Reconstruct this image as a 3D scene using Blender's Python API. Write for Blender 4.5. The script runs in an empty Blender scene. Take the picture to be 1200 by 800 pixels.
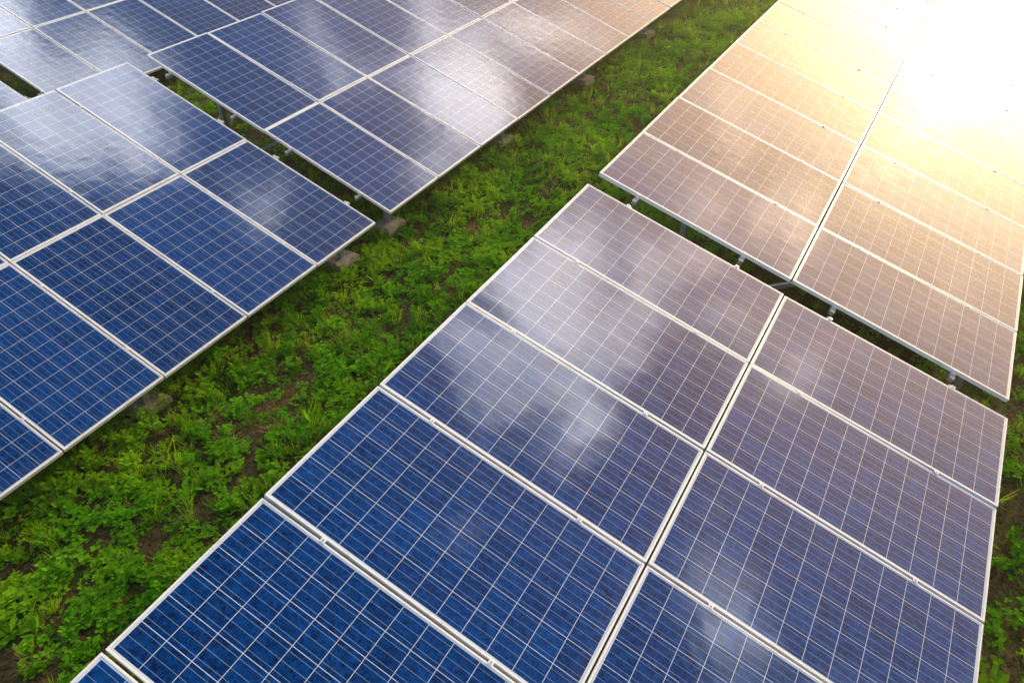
import bpy, math, random
import numpy as np
from mathutils import Matrix, Vector
random.seed(7); rng=np.random.default_rng(7)
S=bpy.context.scene
GZ=1.75                     # height of the front table's high edge above ground
TH_A,TH_C=.2903,.3243
PT=1.01; PL=1.950; PW=.992; LP=1.9573

# ------------------------------------------------------------------ node helpers
def mat(name):
    m=bpy.data.materials.new(name); m.use_nodes=True
    nt=m.node_tree; nt.nodes.clear()
    return m,nt
class N:
    def __init__(s,nt): s.nt=nt
    def n(s,t,**k):
        x=s.nt.nodes.new(t)
        for a,b in k.items(): setattr(x,a,b)
        return x
    def l(s,a,b): s.nt.links.new(a,b)
    def put(s,sock,v):
        if isinstance(v,bpy.types.NodeSocket): s.l(v,sock)
        else: sock.default_value=v
    def m(s,op,a,b=None,c=None,clamp=False):
        x=s.n('ShaderNodeMath',operation=op); x.use_clamp=clamp
        s.put(x.inputs[0],a)
        if b is not None: s.put(x.inputs[1],b)
        if c is not None: s.put(x.inputs[2],c)
        return x.outputs[0]
    def mix(s,f,a,b,bt='MIX'):
        x=s.n('ShaderNodeMix',data_type='RGBA',blend_type=bt)
        s.put(x.inputs[0],f); s.put(x.inputs[6],a); s.put(x.inputs[7],b)
        return x.outputs[2]
    def noise(s,vec,scale,detail=3,rough=.5,dist=0.):
        x=s.n('ShaderNodeTexNoise'); s.put(x.inputs['Vector'],vec)
        x.inputs['Scale'].default_value=scale; x.inputs['Detail'].default_value=detail
        x.inputs['Roughness'].default_value=rough; x.inputs['Distortion'].default_value=dist
        return x
    def ramp(s,f,a,b,lo=0.,hi=1.):
        x=s.n('ShaderNodeMapRange',interpolation_type='SMOOTHSTEP'); s.put(x.inputs[0],f)
        x.inputs[1].default_value=a; x.inputs[2].default_value=b
        x.inputs[3].default_value=lo; x.inputs[4].default_value=hi
        return x.outputs[0]
def c4(r,g,b): return (r,g,b,1.)

# ------------------------------------------------------------------ materials
def make_glass():
    m,nt=mat('solar_cells_under_glass'); h=N(nt)
    out=h.n('ShaderNodeOutputMaterial'); P=h.n('ShaderNodeBsdfPrincipled')
    uv=h.n('ShaderNodeUVMap',uv_map='UVMap').outputs[0]
    sx=h.n('ShaderNodeSeparateXYZ'); h.l(uv,sx.inputs[0])
    C=.1585
    cx=h.m('DIVIDE',sx.outputs[0],C); cy=h.m('DIVIDE',sx.outputs[1],C)
    def edge(v,w): # 1 near integer values
        f=h.m('FRACT',v); d=h.m('ABSOLUTE',h.m('SUBTRACT',f,.5))
        return h.m('GREATER_THAN',d,.5-w)
    gw=.00155/C
    gap=h.m('MAXIMUM',edge(cx,gw),edge(cy,gw))
    bus=h.m('LESS_THAN',h.m('ABSOLUTE',h.m('SUBTRACT',h.m('FRACT',h.m('MULTIPLY',cy,3.)),.5)),.00085*3/C)
    outm=h.m('MAXIMUM',h.m('MAXIMUM',h.m('LESS_THAN',cx,0.),h.m('GREATER_THAN',cx,12.)),
             h.m('MAXIMUM',h.m('LESS_THAN',cy,0.),h.m('GREATER_THAN',cy,6.)))
    gap=h.m('MAXIMUM',gap,outm)
    pr=h.n('ShaderNodeAttribute',attribute_name='prand',attribute_type='GEOMETRY')
    ps=h.n('ShaderNodeSeparateColor'); h.l(pr.outputs['Color'],ps.inputs[0])
    off=h.n('ShaderNodeCombineXYZ'); h.put(off.inputs[0],h.m('MULTIPLY',ps.outputs[0],97.)); h.put(off.inputs[1],h.m('MULTIPLY',ps.outputs[1],53.))
    fl=h.n('ShaderNodeCombineXYZ'); h.put(fl.inputs[0],h.m('FLOOR',cx)); h.put(fl.inputs[1],h.m('FLOOR',cy))
    ad=h.n('ShaderNodeVectorMath',operation='ADD'); h.l(fl.outputs[0],ad.inputs[0]); h.l(off.outputs[0],ad.inputs[1])
    wn=h.n('ShaderNodeTexWhiteNoise',noise_dimensions='3D'); h.l(ad.outputs[0],wn.inputs[0])
    ad2=h.n('ShaderNodeVectorMath',operation='ADD'); h.l(uv,ad2.inputs[0]); h.l(off.outputs[0],ad2.inputs[1])
    vo=h.n('ShaderNodeTexVoronoi'); vo.inputs['Scale'].default_value=70.; h.l(ad2.outputs[0],vo.inputs['Vector'])
    vs=h.n('ShaderNodeSeparateColor'); h.l(vo.outputs['Color'],vs.inputs[0])
    nz=h.noise(ad2.outputs[0],22.,4,.7)
    t=h.m('ADD',h.m('MULTIPLY',vs.outputs[0],.50),h.m('MULTIPLY',h.ramp(nz.outputs[0],.3,.7),.5))
    t=h.m('ADD',t,h.m('MULTIPLY',h.m('SUBTRACT',wn.outputs[0],.5),.25))
    t=h.m('ADD',t,h.m('MULTIPLY',h.m('SUBTRACT',ps.outputs[2],.5),.25),clamp=True)
    cell=h.mix(t,c4(.0002,.009,.055),c4(.0004,.062,.28))
    cell=h.mix(bus,cell,c4(.22,.34,.48))
    col=h.mix(gap,cell,c4(.55,.63,.70))
    d=h.noise(ad2.outputs[0],5.,5,.7); d2=h.noise(ad2.outputs[0],160.,2,.5)
    dust=h.m('ADD',h.ramp(d.outputs[0],.5,.85,0.,.02),h.ramp(d2.outputs[0],.66,.78,0.,.08))
    lowe=h.ramp(sx.outputs[0],1.80,1.92,0.,.08)
    dust=h.m('ADD',dust,h.m('MULTIPLY',lowe,d.outputs[0]))
    col=h.mix(dust,col,c4(.34,.31,.27))
    h.l(col,P.inputs['Base Color'])
    P.inputs['Roughness'].default_value=.6
    P.inputs['Specular IOR Level'].default_value=0.
    P.inputs['Coat Weight'].default_value=1.; P.inputs['Coat IOR'].default_value=1.6
    rr=h.m('ADD',h.ramp(d.outputs[0],.3,.8,.07,.12),h.m('MULTIPLY',dust,.4))
    h.l(rr,P.inputs['Coat Roughness'])
    bp=h.n('ShaderNodeBump'); bp.inputs['Strength'].default_value=.3; bp.inputs['Distance'].default_value=.004
    bn=h.noise(ad2.outputs[0],5.5,1,.4); h.l(bn.outputs[0],bp.inputs['Height'])
    h.l(bp.outputs[0],P.inputs['Coat Normal'])
    h.l(P.outputs[0],out.inputs[0]); return m

def make_metal(name,col,met,rough,dirt=c4(.30,.20,.11),amt=.35,sc=6.):
    m,nt=mat(name); h=N(nt); out=h.n('ShaderNodeOutputMaterial'); P=h.n('ShaderNodeBsdfPrincipled')
    g=h.n('ShaderNodeNewGeometry').outputs['Position']
    n1=h.noise(g,sc,5,.7); n2=h.noise(g,sc*14,3,.6)
    f=h.m('MULTIPLY',h.ramp(n1.outputs[0],.5,.72),h.ramp(n2.outputs[0],.35,.7,.2,1.))
    f=h.m('MULTIPLY',f,amt)
    h.l(h.mix(f,c4(*col),dirt),P.inputs['Base Color'])
    P.inputs['Metallic'].default_value=met
    h.l(h.m('ADD',h.m('MULTIPLY',n2.outputs[0],.2),rough-.1),P.inputs['Roughness'])
    h.l(P.outputs[0],out.inputs[0]); return m

def make_concrete():
    m,nt=mat('concrete'); h=N(nt); out=h.n('ShaderNodeOutputMaterial'); P=h.n('ShaderNodeBsdfPrincipled')
    g=h.n('ShaderNodeNewGeometry').outputs['Position']
    n1=h.noise(g,9.,6,.7); n2=h.noise(g,60.,3,.6)
    c=h.mix(h.ramp(n1.outputs[0],.35,.7),c4(.20,.17,.13),c4(.38,.34,.28))
    h.l(c,P.inputs['Base Color']); P.inputs['Roughness'].default_value=.9
    b=h.n('ShaderNodeBump'); b.inputs['Strength'].default_value=.6; b.inputs['Distance'].default_value=.01
    h.l(n2.outputs[0],b.inputs['Height']); h.l(b.outputs[0],P.inputs['Normal'])
    h.l(P.outputs[0],out.inputs[0]); return m

def make_ground():
    m,nt=mat('soil_and_moss'); h=N(nt); out=h.n('ShaderNodeOutputMaterial'); P=h.n('ShaderNodeBsdfPrincipled')
    g=h.n('ShaderNodeNewGeometry').outputs['Position']
    n1=h.noise(g,1.3,5,.65); n2=h.noise(g,26.,5,.7); n3=h.noise(g,7.,4,.6)
    soil=h.mix(h.ramp(n2.outputs[0],.3,.7),c4(.030,.022,.010),c4(.15,.12,.05))
    green=h.mix(h.ramp(n2.outputs[0],.3,.7),c4(.009,.034,.003),c4(.05,.125,.010))
    f=h.ramp(h.m('ADD',h.m('MULTIPLY',n1.outputs[0],.6),h.m('MULTIPLY',n3.outputs[0],.4)),.39,.52,1.,.0)
    h.l(h.mix(f,soil,green),P.inputs['Base Color']); P.inputs['Roughness'].default_value=.95
    P.inputs['Specular IOR Level'].default_value=.1
    b=h.n('ShaderNodeBump'); b.inputs['Strength'].default_value=1.; b.inputs['Distance'].default_value=.04
    h.l(n2.outputs[0],b.inputs['Height']); h.l(b.outputs[0],P.inputs['Normal'])
    h.l(P.outputs[0],out.inputs[0]); return m

def make_leaf(name,a,b,c,tr=.42):
    m,nt=mat(name); h=N(nt); out=h.n('ShaderNodeOutputMaterial')
    oi=h.n('ShaderNodeObjectInfo'); g=h.n('ShaderNodeNewGeometry')
    n1=h.noise(g.outputs['Position'],.9,2,.6)
    isl=g.outputs['Random Per Island']
    t=h.m('ADD',h.m('MULTIPLY',oi.outputs['Random'],.6),h.m('MULTIPLY',isl,.4))
    col=h.mix(t,c4(*a),c4(*b))
    col=h.mix(h.ramp(n1.outputs[0],.42,.68,0.,.75),col,c4(*c))
    D=h.n('ShaderNodeBsdfDiffuse'); h.l(col,D.inputs['Color'])
    T=h.n('ShaderNodeBsdfTranslucent'); h.l(h.mix(1.,col,c4(2.1,1.7,.5),'MULTIPLY'),T.inputs[0])
    M=h.n('ShaderNodeMixShader'); M.inputs[0].default_value=tr
    h.l(D.outputs[0],M.inputs[1]); h.l(T.outputs[0],M.inputs[2]); h.l(M.outputs[0],out.inputs[0])
    return m

M_glass=make_glass()
M_frame=make_metal('aluminium_frame',(.80,.81,.82),.15,.45,dirt=c4(.34,.19,.08),amt=.55)
M_steel=make_metal('galvanised_steel',(.42,.43,.44),.7,.5,dirt=c4(.20,.10,.05),amt=.5)
M_back=make_metal('white_backsheet',(.6,.6,.6),0.,.7,amt=.15)
M_conc=make_concrete(); M_ground=make_ground()
M_leafA=make_leaf('weed_leaf',(.022,.13,.006),(.15,.44,.014),(.24,.45,.016))
M_leafB=make_leaf('grass_blade',(.07,.22,.012),(.20,.42,.02),(.27,.42,.03))
M_dry=make_leaf('dry_stalk',(.16,.10,.045),(.36,.26,.13),(.28,.23,.08),.2)

# ------------------------------------------------------------------ mesh helper
class MB:
    def __init__(s): s.v=[];s.f=[];s.mi=[]
    def quad(s,a,b,c,d,mi=0):
        i=len(s.v); s.v+= [a,b,c,d]; s.f.append((i,i+1,i+2,i+3)); s.mi.append(mi)
    def box(s,x0,x1,y0,y1,z0,z1,M=None,mi=0):
        i=len(s.v)
        P=[(x0,y0,z0),(x1,y0,z0),(x1,y1,z0),(x0,y1,z0),(x0,y0,z1),(x1,y0,z1),(x1,y1,z1),(x0,y1,z1)]
        if M is not None: P=[tuple(M@Vector(p)) for p in P]
        s.v+=P
        for f in ((0,3,2,1),(4,5,6,7),(0,1,5,4),(1,2,6,5),(2,3,7,6),(3,0,4,7)):
            s.f.append(tuple(i+k for k in f)); s.mi.append(mi)
    def beam(s,a,b,w,t,mi=0):
        a=Vector(a);b=Vector(b);d=b-a;L=d.length;z=d.normalized()
        x=Vector((0,1,0)) if abs(z.y)<.9 else Vector((1,0,0))
        x=(x-z*x.dot(z)).normalized(); y=z.cross(x)
        M=Matrix.Translation(a)@Matrix((x,y,z)).transposed().to_4x4()
        s.box(-w/2,w/2,-t/2,t/2,0,L,M,mi)
    def obj(s,name,mats,parent=None):
        me=bpy.data.meshes.new(name); me.from_pydata(s.v,[],s.f); 
        for m in mats: me.materials.append(m)
        me.polygons.foreach_set('material_index',s.mi); me.update()
        o=bpy.data.objects.new(name,me); S.collection.objects.link(o)
        if parent: o.parent=parent
        return o

# ------------------------------------------------------------------ solar tables
def table(x0,y0,n,th):
    e=bpy.data.objects.new('solar_panel_array',None); S.collection.objects.link(e)
    MW=Matrix.Translation((x0,y0,GZ))@Matrix.Rotation(th,4,'Y'); e.matrix_world=MW
    inv=MW.inverted()
    fr=MB(); gl=MB(); uvs=[]; pr=[]
    lip=.011; H=.038
    for k in range(n):
        for c in range(2):
            ua=0. if c==0 else 2*LP-PL
            ya=k*PT+.009
            rx,ry=random.gauss(0,.0035),random.gauss(0,.0040); dz=random.gauss(0,.0012)
            dx=random.gauss(0,.0012)
            T=Matrix.Translation((ua+PL/2+dx,ya+PW/2,dz))@Matrix.Rotation(rx,4,'X')@Matrix.Rotation(ry,4,'Y')
            X,Y=PL/2,PW/2; xi,yi=X-lip,Y-lip
            t=lambda x,y,z:tuple(T@Vector((x,y,z)))
            o=[(-X,-Y),(X,-Y),(X,Y),(-X,Y)]; i_=[(-xi,-yi),(xi,-yi),(xi,yi),(-xi,yi)]
            b=.0015
            ob=[(-X+b,-Y+b),(X-b,-Y+b),(X-b,Y-b),(-X+b,Y-b)]
            for q in range(4):
                r=(q+1)%4
                fr.quad(t(*ob[q],0),t(*ob[r],0),t(*i_[r],0),t(*i_[q],0))
                fr.quad(t(*o[q],-b),t(*o[r],-b),t(*ob[r],0),t(*ob[q],0))
                fr.quad(t(*o[q],-H),t(*o[r],-H),t(*o[r],-b),t(*o[q],-b))
                fr.quad(t(*i_[q],0),t(*i_[r],0),t(*i_[r],-.004),t(*i_[q],-.004))
            fr.quad(t(-X+.002,-Y+.002,-.012),t(-X+.002,Y-.002,-.012),t(X-.002,Y-.002,-.012),t(X-.002,-Y+.002,-.012),1)
            gl.quad(t(-xi,-yi,-.003),t(xi,-yi,-.003),t(xi,yi,-.003),t(-xi,yi,-.003))
            mx=(2*xi-12*.1585)/2; my=(2*yi-6*.1585)/2
            uvs+=[(-mx,-my),(2*xi-mx,-my),(2*xi-mx,2*yi-my),(-mx,2*yi-my)]
            pr+=[(random.random(),random.random(),random.random(),1.)]*4
    fr.obj('module_frames',[M_frame,M_back],e)
    g=gl.obj('module_glass',[M_glass],e); me=g.data
    ul=me.uv_layers.new(name='UVMap'); ul.data.foreach_set('uv',np.array(uvs,dtype=np.float32).ravel())
    ca=me.color_attributes.new('prand','FLOAT_COLOR','CORNER'); ca.data.foreach_set('color',np.array(pr,dtype=np.float32).ravel())
    pu=[.42,1.50,LP+.42,LP+1.50]; Ltot=n*PT
    ra=MB(); cl=MB()
    for u in pu:
        ra.box(u-.022,u+.022,-.07,Ltot+.07,-.082,-.040)
        ra.box(u-.010,u+.010,-.075,Ltot+.075,-.0395,-.036)
        for k in range(n+1):
            yc=k*PT-.001+(.009 if k==0 else 0)
            if k in (0,n):
                s=-1 if k==0 else 1
                y1=yc-(.0 if k==0 else -.002)
                cl.box(u-.016,u+.016,min(y1,y1+s*.018),max(y1,y1+s*.018),-.04,.003)
                cl.box(u-.016,u+.016,min(y1-s*.006,y1+s*.018),max(y1-s*.006,y1+s*.018),.0035,.006)
                cl.box(u-.005,u+.005,y1+s*.010-.005,y1+s*.010+.005,.0065,.011,mi=1)
            else:
                cl.box(u-.015,u+.015,yc-.015,yc+.015,.0025,.005)
                cl.box(u-.005,u+.005,yc-.005,yc+.005,.0055,.010,mi=1)
    ra.obj('purlins',[M_steel],e); cl.obj('module_clamps',[M_frame,M_steel],e)
    st=MB(); fo=MB()
    ns=max(2,int(round(Ltot/2.6))); W=2*LP
    for j in range(ns):
        y=.32+(Ltot-.64)*j/(ns-1)
        def w(u,z): return Vector((x0+u*math.cos(th)+z*math.sin(th),y0+y,GZ-u*math.sin(th)+z*math.cos(th)))
        L=lambda v:tuple(inv@v)
        st.beam((.15,y,-.115),(W-.12,y,-.115),.045,.06)
        ub,uf=.85,W-.31
        for u in (ub,uf):
            top=w(u,-.146); st.beam(L(Vector((top.x,top.y,.05))),L(top),.06,.06)
            a,b2=.14,.17
            M=inv@Matrix.Translation((top.x,top.y,0))@Matrix.Rotation(random.uniform(-.12,.12),4,'Z')@Matrix.Rotation(random.uniform(-.03,.03),4,'X')
            fo.box(-a,a,-b2,b2,-.2,.085,M)
            fo.box(-a+.02,a-.02,-b2+.02,b2-.02,.0855,.105,M)
        base=w(ub,0); st.beam(L(Vector((base.x,base.y,.35))),L(w(ub+1.25,-.15)),.04,.04)
    st.obj('support_trestles',[M_steel],e); fo.obj('concrete_footings',[M_conc],e)
    return e
n=20
LT=n*PT
table(0,-LT,n,TH_A); table(0,.2363,n,TH_A); table(0,.2363+LT+.27,n,TH_A)
XC=-6.4304; vc=.1322
table(XC,vc-LT,n,TH_C); table(XC,vc+.2743,n,TH_C); table(XC,vc+.2743*2+LT,n,TH_C)
XE=2*XC; ve=.30
table(XE,ve-LT,n,TH_C); table(XE,ve+.27,n,TH_C); table(XE,ve+.54+LT,n,TH_C)
table(3*XC,ve-8,n,TH_C); table(3*XC,ve-8+LT+.27,n,TH_C)
table(-XC,-LT+.1,n,TH_A); table(-XC,.4,n,TH_A)

# ------------------------------------------------------------------ ground
gb=MB(); R=600
xs=[-R,-60]+list(np.linspace(-30,20,101))+[60,R]; ys=[-R,-60]+list(np.linspace(-20,40,121))+[90,R]
def hgt(x,y): return .035*math.sin(x*1.7+.6*math.sin(y*.9))*math.sin(y*1.1+x*.4)+.02*math.sin(3.1*x+2.3*y)
vv=[(x,y,hgt(x,y) if -30<x<20 and -20<y<40 else 0.) for x in xs for y in ys]
ny=len(ys); ff=[(i*ny+j,(i+1)*ny+j,(i+1)*ny+j+1,i*ny+j+1) for i in range(len(xs)-1) for j in range(ny-1)]
gb.v=vv; gb.f=ff; gb.mi=[0]*len(ff)
gnd=gb.obj('ground',[M_ground]); 
for p in gnd.data.polygons: p.use_smooth=True

# ------------------------------------------------------------------ grass / weeds
def leaf(V,F,base,dirv,up,L,W,bend):
    side=dirv.cross(up).normalized(); i=len(V)
    pts=[(0,.12),(.35,1.),(.7,.8),(1.,.05)]
    for t,w in pts:
        c=base+dirv*(L*t)+up*(bend*L*math.sin(t*2.4))
        V.append(tuple(c-side*W*.5*w)); V.append(tuple(c+side*W*.5*w))
    for k in range(3): F.append((i+2*k,i+2*k+1,i+2*k+3,i+2*k+2))
def rv():
    a=random.uniform(0,6.283); return Vector((math.cos(a),math.sin(a),0))
def weed(kind):
    V=[];F=[]
    if kind=='clover':
        for s in range(26):
            r=.11*math.sqrt(random.random()); d=rv(); p=d*r; h=random.uniform(.02,.085)*(1.1-r*4)
            top=p+Vector((0,0,max(.015,h)))
            a0=random.uniform(0,6.28); L=random.uniform(.016,.034)
            for q in range(3):
                a=a0+q*2.09; dd=Vector((math.cos(a),math.sin(a),random.uniform(-.1,.35))).normalized()
                leaf(V,F,top,dd,Vector((0,0,1)),L,L*.85,random.uniform(.0,.2))
    elif kind=='weed':
        for s in range(8):
            d=rv()*random.uniform(.1,.6); ax=(Vector((0,0,1))+d).normalized(); H=random.uniform(.05,.15)
            b=rv()*random.uniform(0,.07)
            for q in range(8):
                t=(q+1)/8; p=b+ax*(H*t)+rv()*.012; dd=(rv()+Vector((0,0,random.uniform(-.1,.6)))).normalized()
                L=random.uniform(.022,.046)*(1.15-.5*t); leaf(V,F,p,dd,Vector((0,0,1)),L,L*.72,random.uniform(-.05,.2))
            leaf(V,F,b,ax,rv(),H,.004,0)
    elif kind=='broad':
        for s in range(13):
            d=rv(); dd=(d+Vector((0,0,random.uniform(.2,1.2)))).normalized(); L=random.uniform(.05,.10)
            leaf(V,F,d*.01+Vector((0,0,.01)),dd,Vector((0,0,1)),L,L*.42,random.uniform(-.1,.15))
    else:
        nb=34 if kind=='grass' else 26
        for s in range(nb):
            d=rv(); b=d*random.uniform(0,.04); dd=(rv()*random.uniform(.2,1.1)+Vector((0,0,1. if kind=='grass' else .45))).normalized()
            L=random.uniform(.06,.17); leaf(V,F,b,dd,Vector((0,0,1)),L,.0045 if kind=='grass' else .004,random.uniform(-.25,.05))
    me=bpy.data.meshes.new('weed_'+kind); me.from_pydata([tuple(v) for v in V],[],F)
    me.materials.append({'grass':M_leafB,'dry':M_dry}.get(kind,M_leafA))
    return me
def coll(name,kinds):
    c=bpy.data.collections.new(name)
    for i,k in enumerate(kinds):
        me=weed(k); o=bpy.data.objects.new('src_%s_%s_%d'%(name,k,i),me); c.objects.link(o)
    return c
CG=coll('green',['clover','clover','clover','weed','weed','broad','grass','clover'])
CT=coll('tall',['weed','weed','clover','broad','grass'])
CD=coll('dry',['dry','dry','grass'])

gv=MB()
def region(x0,x1,y0,y1):
    sx=np.arange(x0,x1+.01,.5); sy=np.arange(y0,y1+.01,.5)
    b=len(gv.v)
    for x in sx:
        for y in sy: gv.v.append((x,y,hgt(x,y)))
    m=len(sy)
    for i in range(len(sx)-1):
        for j in range(m-1):
            gv.f.append((b+i*m+j,b+(i+1)*m+j,b+(i+1)*m+j+1,b+i*m+j+1)); gv.mi.append(0)
region(-4.5,.5,-6,20); nm=len(gv.f); region(.5,6.5,-4,8); region(-18,-4.5,-3,16)
gr=gv.obj('grass',[M_leafA])
da=gr.data.attributes.new('dens','FLOAT','FACE'); da.data.foreach_set('value',[1.]*nm+[.3]*(len(gv.f)-nm))
ng=bpy.data.node_groups.new('grass_scatter','GeometryNodeTree')
ng.interface.new_socket('Geometry',in_out='INPUT',socket_type='NodeSocketGeometry')
ng.interface.new_socket('Geometry',in_out='OUTPUT',socket_type='NodeSocketGeometry')
nn=ng.nodes; lk=ng.links.new
gi=nn.new('NodeGroupInput'); go=nn.new('NodeGroupOutput')
def mth(op,a,b):
    x=nn.new('ShaderNodeMath'); x.operation=op
    for i,v in enumerate((a,b)):
        if isinstance(v,bpy.types.NodeSocket): lk(v,x.inputs[i])
        else: x.inputs[i].default_value=v
    return x.outputs[0]
def scatter(col,dens,lo,hi,smin,smax,seed,nscale):
    at=nn.new('GeometryNodeInputNamedAttribute'); at.data_type='FLOAT'; at.inputs[0].default_value='dens'
    pos=nn.new('GeometryNodeInputPosition')
    nz=nn.new('ShaderNodeTexNoise'); nz.inputs['Scale'].default_value=nscale; nz.inputs['Detail'].default_value=3; lk(pos.outputs[0],nz.inputs['Vector'])
    mr=nn.new('ShaderNodeMapRange'); lk(nz.outputs[0],mr.inputs[0]); mr.inputs[1].default_value=lo; mr.inputs[2].default_value=hi
    d=mth('MULTIPLY',mth('MULTIPLY',mr.outputs[0],dens),at.outputs[0])
    dp=nn.new('GeometryNodeDistributePointsOnFaces'); lk(gi.outputs[0],dp.inputs['Mesh']); lk(d,dp.inputs['Density']); dp.inputs['Seed'].default_value=seed
    ci=nn.new('GeometryNodeCollectionInfo'); ci.inputs['Collection'].default_value=col; ci.inputs['Separate Children'].default_value=True; ci.inputs['Reset Children'].default_value=True
    io=nn.new('GeometryNodeInstanceOnPoints'); lk(dp.outputs['Points'],io.inputs['Points']); lk(ci.outputs[0],io.inputs['Instance']); io.inputs['Pick Instance'].default_value=True
    rr=nn.new('FunctionNodeRandomValue'); rr.data_type='FLOAT_VECTOR'; rr.inputs[0].default_value=(-.2,-.2,0); rr.inputs[1].default_value=(.2,.2,6.283); rr.inputs['Seed'].default_value=seed+1
    lk(rr.outputs[0],io.inputs['Rotation'])
    rs=nn.new('FunctionNodeRandomValue'); rs.data_type='FLOAT'
    fl=[s for s in rs.inputs if s.type=='VALUE']; fl[0].default_value=smin; fl[1].default_value=smax; rs.inputs['Seed'].default_value=seed+2
    sc=[s for s in rs.outputs if s.type=='VALUE'][0]
    lk(mth('MULTIPLY',sc,mth('ADD',nz.outputs[0],.5)),io.inputs['Scale'])
    return io.outputs[0]
jn=nn.new('GeometryNodeJoinGeometry')
lk(scatter(CG,110.,.38,.58,.55,1.3,3,1.6),jn.inputs[0])
lk(scatter(CT,45.,.49,.63,.8,1.7,21,.9),jn.inputs[0])
lk(scatter(CD,70.,.49,.62,.7,1.6,11,2.1),jn.inputs[0])
lk(jn.outputs[0],go.inputs[0])
md=gr.modifiers.new('scatter','NODES'); md.node_group=ng

# ------------------------------------------------------------------ camera
p=[2.5294,-5.5787,3.2354,-.5425,.6936,-.022,879.87]
sy,cy=math.sin(p[3]),math.cos(p[3])
f=Vector((sy*math.cos(p[4]),cy*math.cos(p[4]),-math.sin(p[4]))); r=Vector((cy,-sy,0)); u=r.cross(f)
r2=r*math.cos(p[5])+u*math.sin(p[5]); u2=-r*math.sin(p[5])+u*math.cos(p[5])
cam=bpy.data.cameras.new('camera'); co=bpy.data.objects.new('camera',cam); S.collection.objects.link(co)
co.matrix_world=Matrix.Translation((p[0],p[1],p[2]+GZ))@Matrix((r2,u2,-f)).transposed().to_4x4()
cam.sensor_width=36.; cam.lens=36*p[6]/1200; cam.clip_end=3000; cam.clip_start=.05
S.camera=co
def refl(px,py,th):
    d=(r2*((px-600)/p[6])+u2*((400-py)/p[6])+f).normalized()
    nrm=Vector((math.sin(th),0,math.cos(th))); return d-2*d.dot(nrm)*nrm

# ------------------------------------------------------------------ sky + sun
sd=refl(1180,10,TH_A); SE=math.asin(sd.z); SA=math.atan2(sd.x,sd.y)
W=bpy.data.worlds.new('World'); S.world=W; W.use_nodes=True; nt=W.node_tree; nt.nodes.clear(); h=N(nt)
out=h.n('ShaderNodeOutputWorld'); bg=h.n('ShaderNodeBackground'); bg.inputs[1].default_value=.12
sk=h.n('ShaderNodeTexSky',sky_type='NISHITA'); sk.sun_disc=False; sk.sun_elevation=SE; sk.sun_rotation=SA; sk.dust_density=1.
tc=h.n('ShaderNodeTexCoord'); D=tc.outputs['Generated']
sp=h.n('ShaderNodeSeparateXYZ'); h.l(D,sp.inputs[0])
ZO=.22
zz=h.m('ADD',h.m('MAXIMUM',sp.outputs[2],0.),ZO)
cp=h.n('ShaderNodeCombineXYZ'); h.put(cp.inputs[0],h.m('DIVIDE',sp.outputs[0],zz)); h.put(cp.inputs[1],h.m('DIVIDE',sp.outputs[1],zz))
cn=h.noise(cp.outputs[0],3.4,5,.6,.5)
dens=cn.outputs[0]
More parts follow.
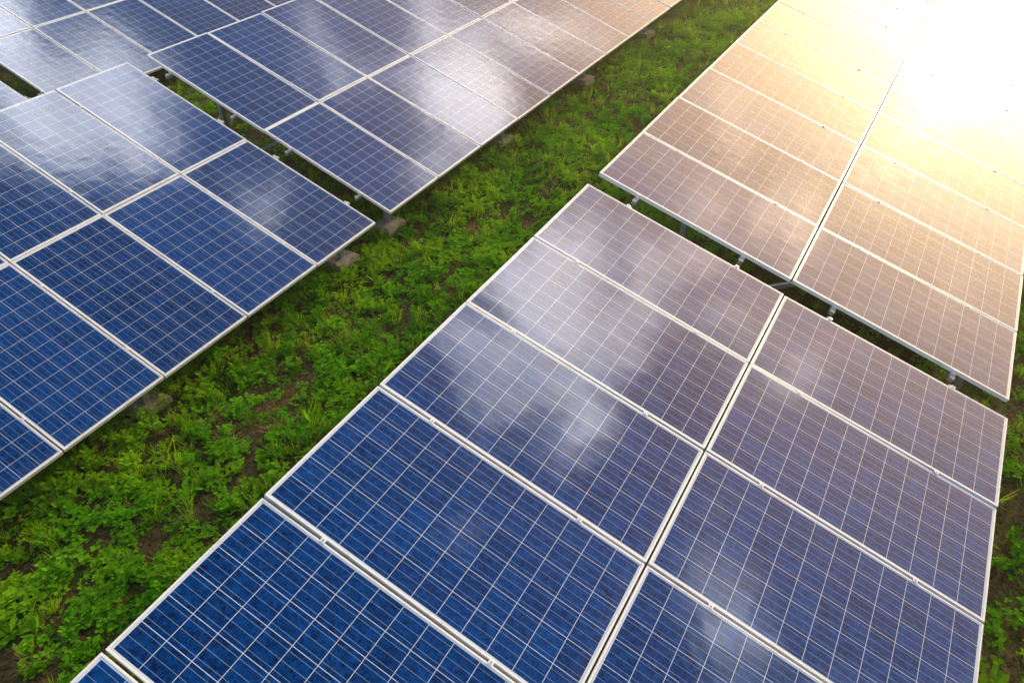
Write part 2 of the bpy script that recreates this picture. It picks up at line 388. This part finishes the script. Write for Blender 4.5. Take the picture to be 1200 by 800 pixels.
# the cloud field: where banks of cloud and blue gaps stand in the sky
blobs=[(640,440,0,.15,.20),(600,300,0,.15,.18),(790,330,0,.16,.18),(700,520,0,.08,.14),(880,250,0,.16,.16),(550,620,0,.08,.10),(850,740,0,.12,.12),
 (300,700,0,.22,-.15),(400,520,0,.12,-.10),(980,560,0,.22,-.16),(760,610,0,.10,-.10),(1100,700,0,.15,-.10),
 (170,170,1,.14,.15),(340,235,1,.10,.14),(560,90,1,.16,.2),(60,60,1,.2,.12),(80,430,1,.2,-.18),(410,190,1,.08,-.12),(230,330,1,.10,-.10)]
wob=h.noise(cp.outputs[0],5.,2,.5)
wv=h.n('ShaderNodeVectorMath',operation='MULTIPLY_ADD'); h.l(wob.outputs['Color'],wv.inputs[0]); wv.inputs[1].default_value=(.18,.18,0); 
sh=h.n('ShaderNodeVectorMath',operation='SUBTRACT'); h.l(cp.outputs[0],sh.inputs[0]); sh.inputs[1].default_value=(.09,.09,0); h.l(sh.outputs[0],wv.inputs[2])
for px,py,row,rad,am in blobs:
    q=refl(px,py,TH_C if row else TH_A); c=(q.x/(q.z+ZO),q.y/(q.z+ZO),0)
    ds=h.n('ShaderNodeVectorMath',operation='DISTANCE'); h.l(wv.outputs[0],ds.inputs[0]); ds.inputs[1].default_value=c
    dens=h.m('ADD',dens,h.ramp(ds.outputs['Value'],0.,rad*1.3,am,0.))
cm=h.ramp(dens,.53,.74)
dt=h.n('ShaderNodeVectorMath',operation='DOT_PRODUCT'); h.l(D,dt.inputs[0]); dt.inputs[1].default_value=sd
dpos=h.m('MAXIMUM',dt.outputs['Value'],0.)
g1=h.m('POWER',dpos,8.); g2=h.m('POWER',dpos,55.)
cc=h.mix(g1,c4(68,70,74),c4(32,19,7))
blue=h.mix(1.,sk.outputs[0],c4(.36,.85,1.3),'MULTIPLY')
col=h.mix(cm,blue,cc)
col=h.mix(1.,col,h.mix(g1,c4(0,0,0),c4(58,30,5.)),'ADD')
col=h.mix(1.,col,h.mix(g2,c4(0,0,0),c4(20,17,9)),'ADD')
h.l(col,bg.inputs[0]); h.l(bg.outputs[0],out.inputs[0])
sl=bpy.data.lights.new('sun','SUN'); sl.energy=4.6; sl.angle=math.radians(.5); sl.color=(1.,.74,.38)
so=bpy.data.objects.new('sun',sl); S.collection.objects.link(so); so.rotation_euler=sd.to_track_quat('Z','Y').to_euler()
S.view_settings.view_transform='Standard'; S.view_settings.look='None'; S.view_settings.exposure=0

# thin scattering volume added over the field for a warm glow towards the sun
hz=MB(); hz.box(-60,60,-40,70,-.5,9.); ho=hz.obj('glow_haze',[])
m,nt=mat('glow_haze'); h=N(nt); o=h.n('ShaderNodeOutputMaterial'); v=h.n('ShaderNodeVolumeScatter')
v.inputs['Color'].default_value=(1,.91,.76,1); v.inputs['Density'].default_value=.0048; v.inputs['Anisotropy'].default_value=.78
h.l(v.outputs[0],o.inputs['Volume']); ho.data.materials.append(m)
